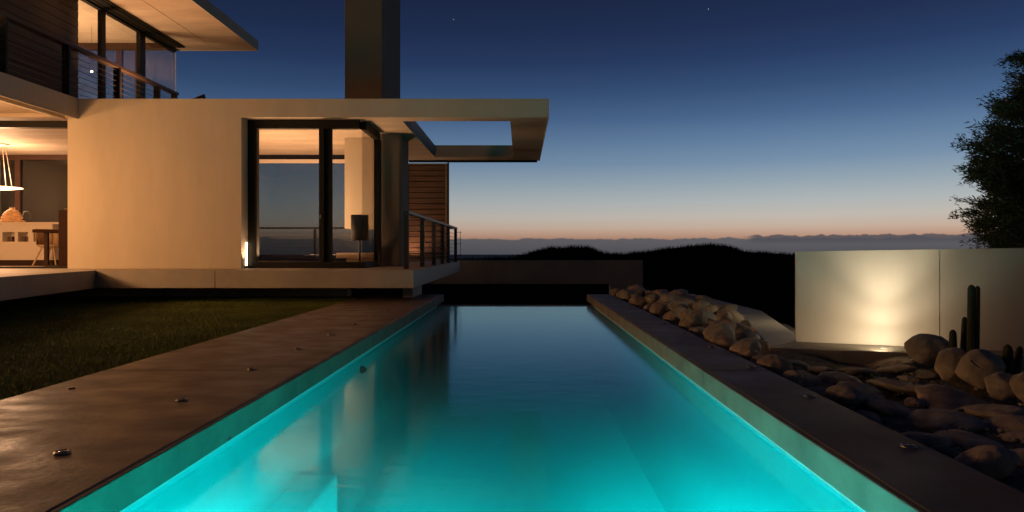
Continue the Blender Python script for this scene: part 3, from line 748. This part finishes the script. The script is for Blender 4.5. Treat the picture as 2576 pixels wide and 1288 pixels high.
# ------------------------------------------------------------------ interior things
# kitchen
ki = empty('kitchen_island', (-10.8, 14.5, TZ), 'white kitchen island with square niches in its front', 'kitchen island')
YI = 14.3; ix1 = xat(132, YI); it = zat(559, YI); i0, i1 = zat(584, YI), zat(608, YI)
nich = [(xat(6, YI), xat(37, YI)), (xat(45, YI), xat(71, YI)), (xat(84, YI), xat(101, YI))]
b = MB(); b.box(-12.6, ix1, YI + .26, YI + .9, TZ + .12, it - .04); b.box(-12.6, ix1, YI, YI + .26, TZ + .12, i0 if i0 < i1 else i1); b.box(-12.6, ix1, YI, YI + .26, max(i0, i1), it - .04)
xs_ = [-12.6] + [v for n_ in nich for v in n_] + [ix1]
for k in range(0, len(xs_), 2): b.box(xs_[k], xs_[k + 1], YI + .001, YI + .26, min(i0, i1), max(i0, i1))
b.build('body', 'white', ki)
b = MB(); b.box(-12.65, ix1 + .2, YI - .02, YI + .93, it - .04, it); b.build('countertop', 'white', ki)
b = MB(); b.box(-12.5, ix1 - .03, YI + .06, YI + .85, TZ, TZ + .12); b.build('toe_kick', 'brownf', ki)
zz = min(i0, i1)
for k, (x, w_, h_, lab) in enumerate([(xat(14, YI), .10, .11, 'dark slanted book in the left niche of the kitchen island'), (xat(50, YI), .07, .11, 'small brown framed card at the left of the middle niche'), (xat(60, YI), .07, .11, 'small brown framed card at the right of the middle niche')]):
    b = MB(); b.box(x, x + w_, YI + .05, YI + .12, zz, zz + h_); o = b.build('book' if k == 0 else 'framed_card', 'book'); tag(o, lab, 'book' if k == 0 else 'framed card')
# tiered centrepiece
fx = xat(26, 14.55)
b = MB(); b.lathe([(.10, 0), (.22, .01), (.24, .04), (.18, .07), (.15, .08), (.19, .10), (.19, .13), (.13, .16), (.12, .18), (.15, .20), (.13, .23), (.06, .25), (.02, .30)], (fx, 14.6, it), 20)
q = random.Random(2)
for k in range(26):
    a = q.random() * 6.28; lv = q.choice([(.17, .08), (.14, .16), (.09, .235)]); c_ = Vector((fx + lv[0] * math.cos(a), 14.6 + lv[0] * math.sin(a), it + lv[1]))
    bmesh.ops.create_icosphere(b.bm, subdivisions=2, radius=q.uniform(.025, .045), matrix=Matrix.Translation(c_))
for k in range(4): bmesh.ops.create_cone(b.bm, segments=8, radius1=.02, radius2=.004, depth=.09, cap_ends=True, matrix=Matrix.Translation((fx - .05 + .035 * k, 14.6, it + .29)))
o = b.build('tiered_centrepiece', 'food', None, True); tag(o, 'orange and cream tiered centrepiece on the white kitchen island', 'centrepiece')
tpz = it; tx_ = xat(58, 15.0)
b = MB(); b.tube([(tx_, 15.0, tpz)] + [(tx_ + .0 + .09 * (1 - math.cos(a)), 15.0, tpz + .18 + .09 * math.sin(a)) for a in [k * math.pi / 8 for k in range(9)]] + [(tx_ + .18, 15.0, tpz + .12)], .013, 8)
o = b.build('kitchen_tap', 'rail', None, True); tag(o, 'black swan-neck kitchen tap on the white island', 'tap')
# pendant
pc = Vector((xat(-4, 15.0), 15.0, zat(477, 15.0)))
pl = empty('pendant_lamp', (pc.x, pc.y, SB), 'glowing flat dish pendant lamp hanging over the kitchen island', 'lamp')
MB().lathe([(.20, -.03), (.20, -.002)], (pc.x, pc.y, SB), 24).build('canopy', 'fascia', pl)
MB().lathe([(.05, .0), (.28, .015), (.45, .04), (.44, .05), (.26, .035), (.05, .02)], (pc.x, pc.y, pc.z), 32).build('dish', 'lampglow', pl, True)
for dx_ in (-.12, .17, .30): MB().tube([(pc.x + dx_ * .5, pc.y, SB - .03), (pc.x + dx_, pc.y, pc.z + .05)], .006, 6).build('cord', 'white', pl)
# dining table & chair
YT = 13.2; dtz = zat(577, YT)
dt = empty('dining_table', (-8.9, YT, TZ), 'dark timber dining table inside the open kitchen', 'table')
b = MB(); b.box(xat(81, YT), -8.05, YT, YT + .9, dtz - .06, dtz); b.build('tabletop', 'wood', dt)
for yy_ in (YT + .1, YT + .75):
    lx_ = xat(115, YT + .1)
    b = MB(); b.box(lx_ - .035, lx_ + .035, yy_, yy_ + .05, TZ + .001, dtz - .06); b.box(lx_ - .03, -8.12, yy_ + .002, yy_ + .048, TZ + .001, TZ + .035); b.build('leg', 'brownf', dt)
ch = empty('dining_chair', (xat(128, 14.1), 14.1, TZ), 'pale wooden shell chair at the dining table', 'chair')
cX = xat(130, 14.0); cz = zat(620, 14.0)
b = MB(); b.lathe([(.02, 0), (.20, .01), (.25, .06), (.245, .065), (.19, .03), (.02, .02)], (cX, 14.0, cz - .03), 20); b.build('seat', 'oak', ch, True)
b = MB()
for k in range(11):
    a0, a1 = -.2 + math.pi * .12 * k, -.2 + math.pi * .12 * (k + 1)
    def cp(a, r_, z): return (cX + r_ * math.cos(a), 14.0 + r_ * math.sin(a), z)
    vv = [b.bm.verts.new(cp(a, r_, z)) for a, r_, z in ((a0, .25, cz + .03), (a1, .25, cz + .03), (a1, .27, cz + .36), (a0, .27, cz + .36))]
    b.bm.faces.new(vv)
o = b.build('backrest', 'oak', ch, True); md = o.modifiers.new('s', 'SOLIDIFY'); md.thickness = .015
for sx, sy in ((-1, -1), (1, -1), (1, 1), (-1, 1)):
    MB().tube([(cX + sx * .12, 14.0 + sy * .12, cz - .02), (cX + sx * .24, 14.0 + sy * .22, TZ)], .018, 8, .013).build('leg', 'oak', ch)
YC = 12.75
kc = empty('dark_cabinet', (xat(160, YC), YC, TZ), 'tall narrow dark brown cabinet just inside the kitchen opening', 'cabinet')
b = MB(); b.box(xat(147, YC), -7.96 - .15, YC, YC + .4, TZ, zat(534, YC)); b.build('carcass', 'wood', kc, bevel=.005)
b = MB(); b.box(xat(147, YC) - .012, -8.10, YC - .012, YC + .41, zat(534, YC) + .001, zat(530, YC)); b.build('top_board', 'wood', kc)
b = MB(); b.lathe([(.05, 0), (.11, .03), (.12, .05), (.10, .05), (.04, .015)], (xat(166, YC), YC + .15, zat(530, YC)), 18); o = b.build('wooden_bowl', 'timber', None, True); tag(o, 'small brown wooden bowl on top of the dark cabinet', 'bowl')
# bay room
YL = 13.05; lX = xat(905, YL)
fl_ = empty('floor_lamp', (lX, YL, TZ), 'floor lamp with black drum shade inside the corner window', 'lamp')
MB().lathe([(.165, zat(605, YL)), (.165, zat(541, YL))], (lX, YL, 0), 28).build('lamp_shade', 'shade', fl_, True)
MB().lathe([(.02, TZ), (.02, zat(600, YL))], (lX, YL, 0), 10).build('stand', 'rail', fl_); MB().lathe([(.13, TZ), (.13, TZ + .02)], (lX, YL, 0), 20).build('base', 'rail', fl_)
hb = empty('hearth_bench', (-3.4, 14.2, TZ), 'low pale stone hearth bench under the flue', 'bench')
b = MB(); b.box(xat(845, 14.0), -2.95, 14.0, 14.9, zat(650, 14.0), zat(636, 14.0)); b.build('seat', 'plaster', hb, bevel=.02)
b = MB(); b.box(xat(868, 14.0), -3.0, 14.1, 14.8, TZ, zat(650, 14.0) - .001); b.build('support', 'plaster', hb)
# vertical strip light in the window reveal
wl = empty('wall_light', (WX1 + .03, YF + .10, TZ), 'thin glowing vertical light in the window reveal', 'wall light')
b = MB(); b.box(WX1 + .008, WX1 + .024, YF + .17, YF + .19, TZ + .05, TZ + .46); b.build('diffuser', 'stripglow', wl)
b = MB(); b.box(WX1 + .002, WX1 + .034, YF + .15, YF + .21, TZ + .001, TZ + .05); b.build('base', 'steel', wl)
# small globe upstairs
gp = at(231, 180, 15.6)
gl = empty('globe_pendant', (gp.x, gp.y, UZ + .14), 'tiny glowing globe lamp in the upstairs room', 'lamp')
b = MB(); bmesh.ops.create_icosphere(b.bm, subdivisions=2, radius=.022, matrix=Matrix.Translation(gp)); b.build('globe', 'dotglow', gl, True)
MB().tube([(gp.x, gp.y, gp.z + .04), (gp.x, gp.y, UZ + .14)], .004, 6).build('cord', 'rail', gl)

# ------------------------------------------------------------------ lights
def lamp(name, kind, loc, power, col, size=.15, rot=None, spot=None, blend=.5):
    l = bpy.data.lights.new(name, kind); l.energy = power; l.color = col
    if kind in ('POINT', 'SPOT'): l.shadow_soft_size = size
    if kind == 'AREA': l.size = size
    if spot: l.spot_size = R(spot); l.spot_blend = blend
    o = bpy.data.objects.new(name, l); C.objects.link(o); o.location = loc
    if rot is not None: o.rotation_euler = Vector(rot).to_track_quat('-Z', 'Y').to_euler()
    return o
WARM = (1.0, .50, .19)
lamp('wing_lamp', 'POINT', (-9.3, 9.6, 1.6), 190, WARM, .25)
lamp('wing_lamp', 'POINT', (-10.2, 6.8, 2.4), 330, WARM, .25)
lamp('kitchen_lamp', 'POINT', (pc.x, pc.y, pc.z + .30), 150, (1.0, .58, .30), .2)
lamp('kitchen_lamp', 'POINT', (pc.x, pc.y, pc.z - .12), 120, (1.0, .54, .30), .2)
lamp('living_uplight', 'AREA', (-5.4, 14.6, .70), 150, (1.0, .52, .25), .9, (0, 0, 1))
lamp('living_uplight', 'AREA', (-4.4, 13.2, .70), 110, (1.0, .55, .26), .5, (0, 0, 1))
lamp('upper_uplight', 'AREA', (-10.6, 14.6, 3.8), 260, (1.0, .57, .28), .9, (0, 0, 1))
lamp('soffit_fill', 'SPOT', (-7.5, 13.4, ST + .05), 230, (1.0, .47, .20), .08, (.06, .05, 1), 125, .9)  # unseen spot added on the roof deck to brighten the upper soffit
lamp('soffit_fill', 'SPOT', (-7.95, 9.3, ST + .05), 230, (1.0, .47, .20), .08, (.30, .05, 1), 115, .9)  # second added spot, hidden on the balcony, for the same soffit
lamp('reveal_lamp', 'SPOT', (WX1 + .10, YF + .08, TZ + .06), 20, (1, .60, .32), .02, (-.12, 0, 1), 70, .9)
lamp('screen_lamp', 'SPOT', (-2.96, 17.75, TZ + .05), 34, (1, .56, .30), .03, (.25, .16, 1), 120, .9)
lamp('ledge_lamp', 'POINT', (3.30, 7.5, .50), 10, (1.0, .80, .48), .05)
lamp('canopy_fill', 'SPOT', (-2.60, 14.95, TZ + .06), 42, (1.0, .54, .26), .05, (.25, .06, 1), 130, .8)  # added spot hidden behind the column, warms the slab underside and opening
lamp('pier_lamp', 'SPOT', (-2.80, 13.45, TZ + .04), 9, (1.0, .58, .30), .03, (.02, .10, 1), 62, .9)
UPC = (1.0, .87, .64)
lamp('wall_uplight', 'SPOT', (3.02, 5.60, .02), 38, UPC, .03, (.0, .03, 1), 80, 1.0)
lamp('wall_uplight', 'SPOT', (3.02, 5.60, .02), 11, UPC, .03, (.0, .03, 1), 138, 1.0)
lamp('wall_uplight', 'SPOT', (3.02, 5.60, .03), 3, UPC, .04, (.0, 1, .2), 150, 1.0)
lamp('bed_uplight', 'SPOT', (2.90, 5.475, .03), 6, (1.0, .78, .50), .04, (.25, 1, .45), 160, .6)
lamp('wing_lamp', 'POINT', (-8.9, 3.6, 1.7), 230, WARM, .25)
PC = (.0, .80, .80)
for px_ in (-.35, .40): lamp('pool_lamp', 'SPOT', (px_, .46, WZ - .06), 1650, PC, .05, (0, 1, -.36), 38, .35)
# louvred pool lights in the near end wall, aimed down the pool and below the surface
for px_ in (-1.05, -.45, .30, 1.12):
    lamp('pool_lamp', 'SPOT', (px_, .46, WZ - .06), 11000 if px_ > .9 else 5600 if px_ < -.9 else 80, PC, .05, (.28 * (1 if px_ > .9 else -1 if px_ < -.9 else 0), 1, -.60), 60, .35)

# ------------------------------------------------------------------ sky
def lin(c): return tuple((v / 255 / 12.92) if v / 255 <= .04045 else ((v / 255 + .055) / 1.055) ** 2.4 for v in c)
wd = bpy.data.worlds.new('World'); bpy.context.scene.world = wd; wd.use_nodes = True
nt = wd.node_tree; N, L = nt.nodes, nt.links
bg = N['Background']
tc = N.new('ShaderNodeTexCoord'); sep = N.new('ShaderNodeSeparateXYZ'); L.new(tc.outputs['Generated'], sep.inputs[0])
def math_(op, a, b=None, c=None):
    n = N.new('ShaderNodeMath'); n.operation = op
    for i, v in enumerate((a, b, c)):
        if v is None: continue
        if isinstance(v, (int, float)): n.inputs[i].default_value = v
        else: L.new(v, n.inputs[i])
    return n.outputs[0]
def mix_(f, a, b):
    n = N.new('ShaderNodeMix'); n.data_type = 'RGBA'
    for i, v in ((0, f), (6, a), (7, b)):
        if isinstance(v, tuple): n.inputs[i].default_value = (*v, 1)
        elif isinstance(v, (int, float)): n.inputs[i].default_value = v
        else: L.new(v, n.inputs[i])
    return n.outputs[2]
def smooth(v, lo, hi):
    n = N.new('ShaderNodeMapRange'); n.interpolation_type = 'SMOOTHSTEP'
    L.new(v, n.inputs[0]); n.inputs[1].default_value = lo; n.inputs[2].default_value = hi
    return n.outputs[0]
hyp = math_('SQRT', math_('ADD', math_('MULTIPLY', sep.outputs[0], sep.outputs[0]), math_('MULTIPLY', sep.outputs[1], sep.outputs[1])))
tel = math_('DIVIDE', sep.outputs[2], math_('MAXIMUM', hyp, .001))     # tan(elevation)
az = math_('ARCTAN2', sep.outputs[0], sep.outputs[1])
fac = N.new('ShaderNodeMapRange'); L.new(tel, fac.inputs[0]); fac.inputs[1].default_value = -.01; fac.inputs[2].default_value = .50
rp = N.new('ShaderNodeValToRGB'); L.new(fac.outputs[0], rp.inputs[0])
SKY = [(640, (150, 116, 102)), (604, (158, 122, 104)), (592, (180, 143, 122)), (572, (192, 168, 150)), (545, (188, 180, 170)), (505, (170, 176, 177)), (455, (143, 160, 172)), (405, (115, 140, 166)), (350, (95, 123, 155)), (290, (72, 100, 137)), (220, (53, 78, 115)), (140, (39, 58, 95)), (60, (32, 47, 80)), (-20, (28, 40, 70)), (-180, (20, 29, 54))]
els = rp.color_ramp.elements
for i, (y, c) in enumerate(SKY):
    t = ((CY - y) / F * .955 + .01) / .51
    e = els[i] if i < 2 else els.new(min(1, max(0, t)))
    e.position = min(1, max(0, t)); e.color = (*lin(c), 1)
sky = rp.outputs[0]
# low bank of cloud on the horizon
nz = N.new('ShaderNodeTexNoise'); nz.noise_dimensions = '1D'; nz.inputs['Scale'].default_value = 26; nz.inputs['Detail'].default_value = 7; nz.inputs['Roughness'].default_value = .55
L.new(az, nz.inputs['W'])
top1 = math_('ADD', math_('MULTIPLY', nz.outputs['Fac'], .010), .0135)
d1 = math_('SUBTRACT', top1, tel)
m1 = smooth(d1, -.0006, .0016)
ccol = mix_(smooth(tel, -.006, .018), lin((72, 76, 84)), lin((86, 88, 93)))
sky = mix_(math_('MULTIPLY', m1, .94), sky, ccol)
nz2 = N.new('ShaderNodeTexNoise'); nz2.noise_dimensions = '1D'; nz2.inputs['Scale'].default_value = 40; nz2.inputs['Detail'].default_value = 6
L.new(math_('ADD', az, 7.3), nz2.inputs['W'])
top2 = math_('ADD', math_('MULTIPLY', nz2.outputs['Fac'], .011), .0165)
m2 = math_('MULTIPLY', smooth(math_('SUBTRACT', top2, tel), -.0005, .0014), smooth(az, .31, .335))
m2 = math_('MULTIPLY', m2, smooth(tel, .008, .016))
sky = mix_(math_('MULTIPLY', m2, .9), sky, lin((78, 77, 84)))
# two early stars
for px, py in ((1141, 49), (1782, 23)):
    d = Vector(((px - CX) / F, 1, (CY - py) / F)).normalized()
    vm = N.new('ShaderNodeVectorMath'); vm.operation = 'DOT_PRODUCT'; L.new(tc.outputs['Generated'], vm.inputs[0]); vm.inputs[1].default_value = d
    sky = mix_(math_('GREATER_THAN', vm.outputs['Value'], 1 - 2.0e-7), sky, (.36, .37, .40))
# sky is a little darker to the left, brighter to the right; below the horizon nothing shines
aza = math_('ABSOLUTE', az)
back = N.new('ShaderNodeMapRange'); back.interpolation_type = 'SMOOTHSTEP'; L.new(aza, back.inputs[0]); back.inputs[1].default_value = .75; back.inputs[2].default_value = 2.0; back.inputs[3].default_value = 1; back.inputs[4].default_value = .22
azf = N.new('ShaderNodeMapRange'); L.new(az, azf.inputs[0]); azf.inputs[1].default_value = -.7; azf.inputs[2].default_value = .4; azf.inputs[3].default_value = .78; azf.inputs[4].default_value = 1.06
sky = mix_(smooth(tel, -.03, -.012), (.004, .004, .005), sky)
L.new(sky, bg.inputs['Color']); L.new(math_('MULTIPLY', azf.outputs[0], back.outputs[0]), bg.inputs['Strength'])

# ------------------------------------------------------------------ camera, render
cd = bpy.data.cameras.new('camera'); cam = bpy.data.objects.new('camera', cd); C.objects.link(cam)
cam.location = (0, 0, H); cam.rotation_euler = (R(90), 0, 0)
cd.sensor_width = 36; cd.lens = F / 2576 * 36
cd.shift_x = -(CX - 1288) / 2576; cd.shift_y = -(644 - CY) / 2576
cd.clip_start = .05; cd.clip_end = 12000
S = bpy.context.scene; S.camera = cam
S.render.engine = 'CYCLES'
S.view_settings.view_transform = 'Standard'; S.view_settings.look = 'None'; S.view_settings.exposure = 0; S.view_settings.gamma = 1
cy = S.cycles
cy.use_denoising = True; cy.max_bounces = 8; cy.diffuse_bounces = 4; cy.glossy_bounces = 4; cy.transparent_max_bounces = 16
cy.caustics_reflective = False; cy.caustics_refractive = False; cy.sample_clamp_indirect = 4
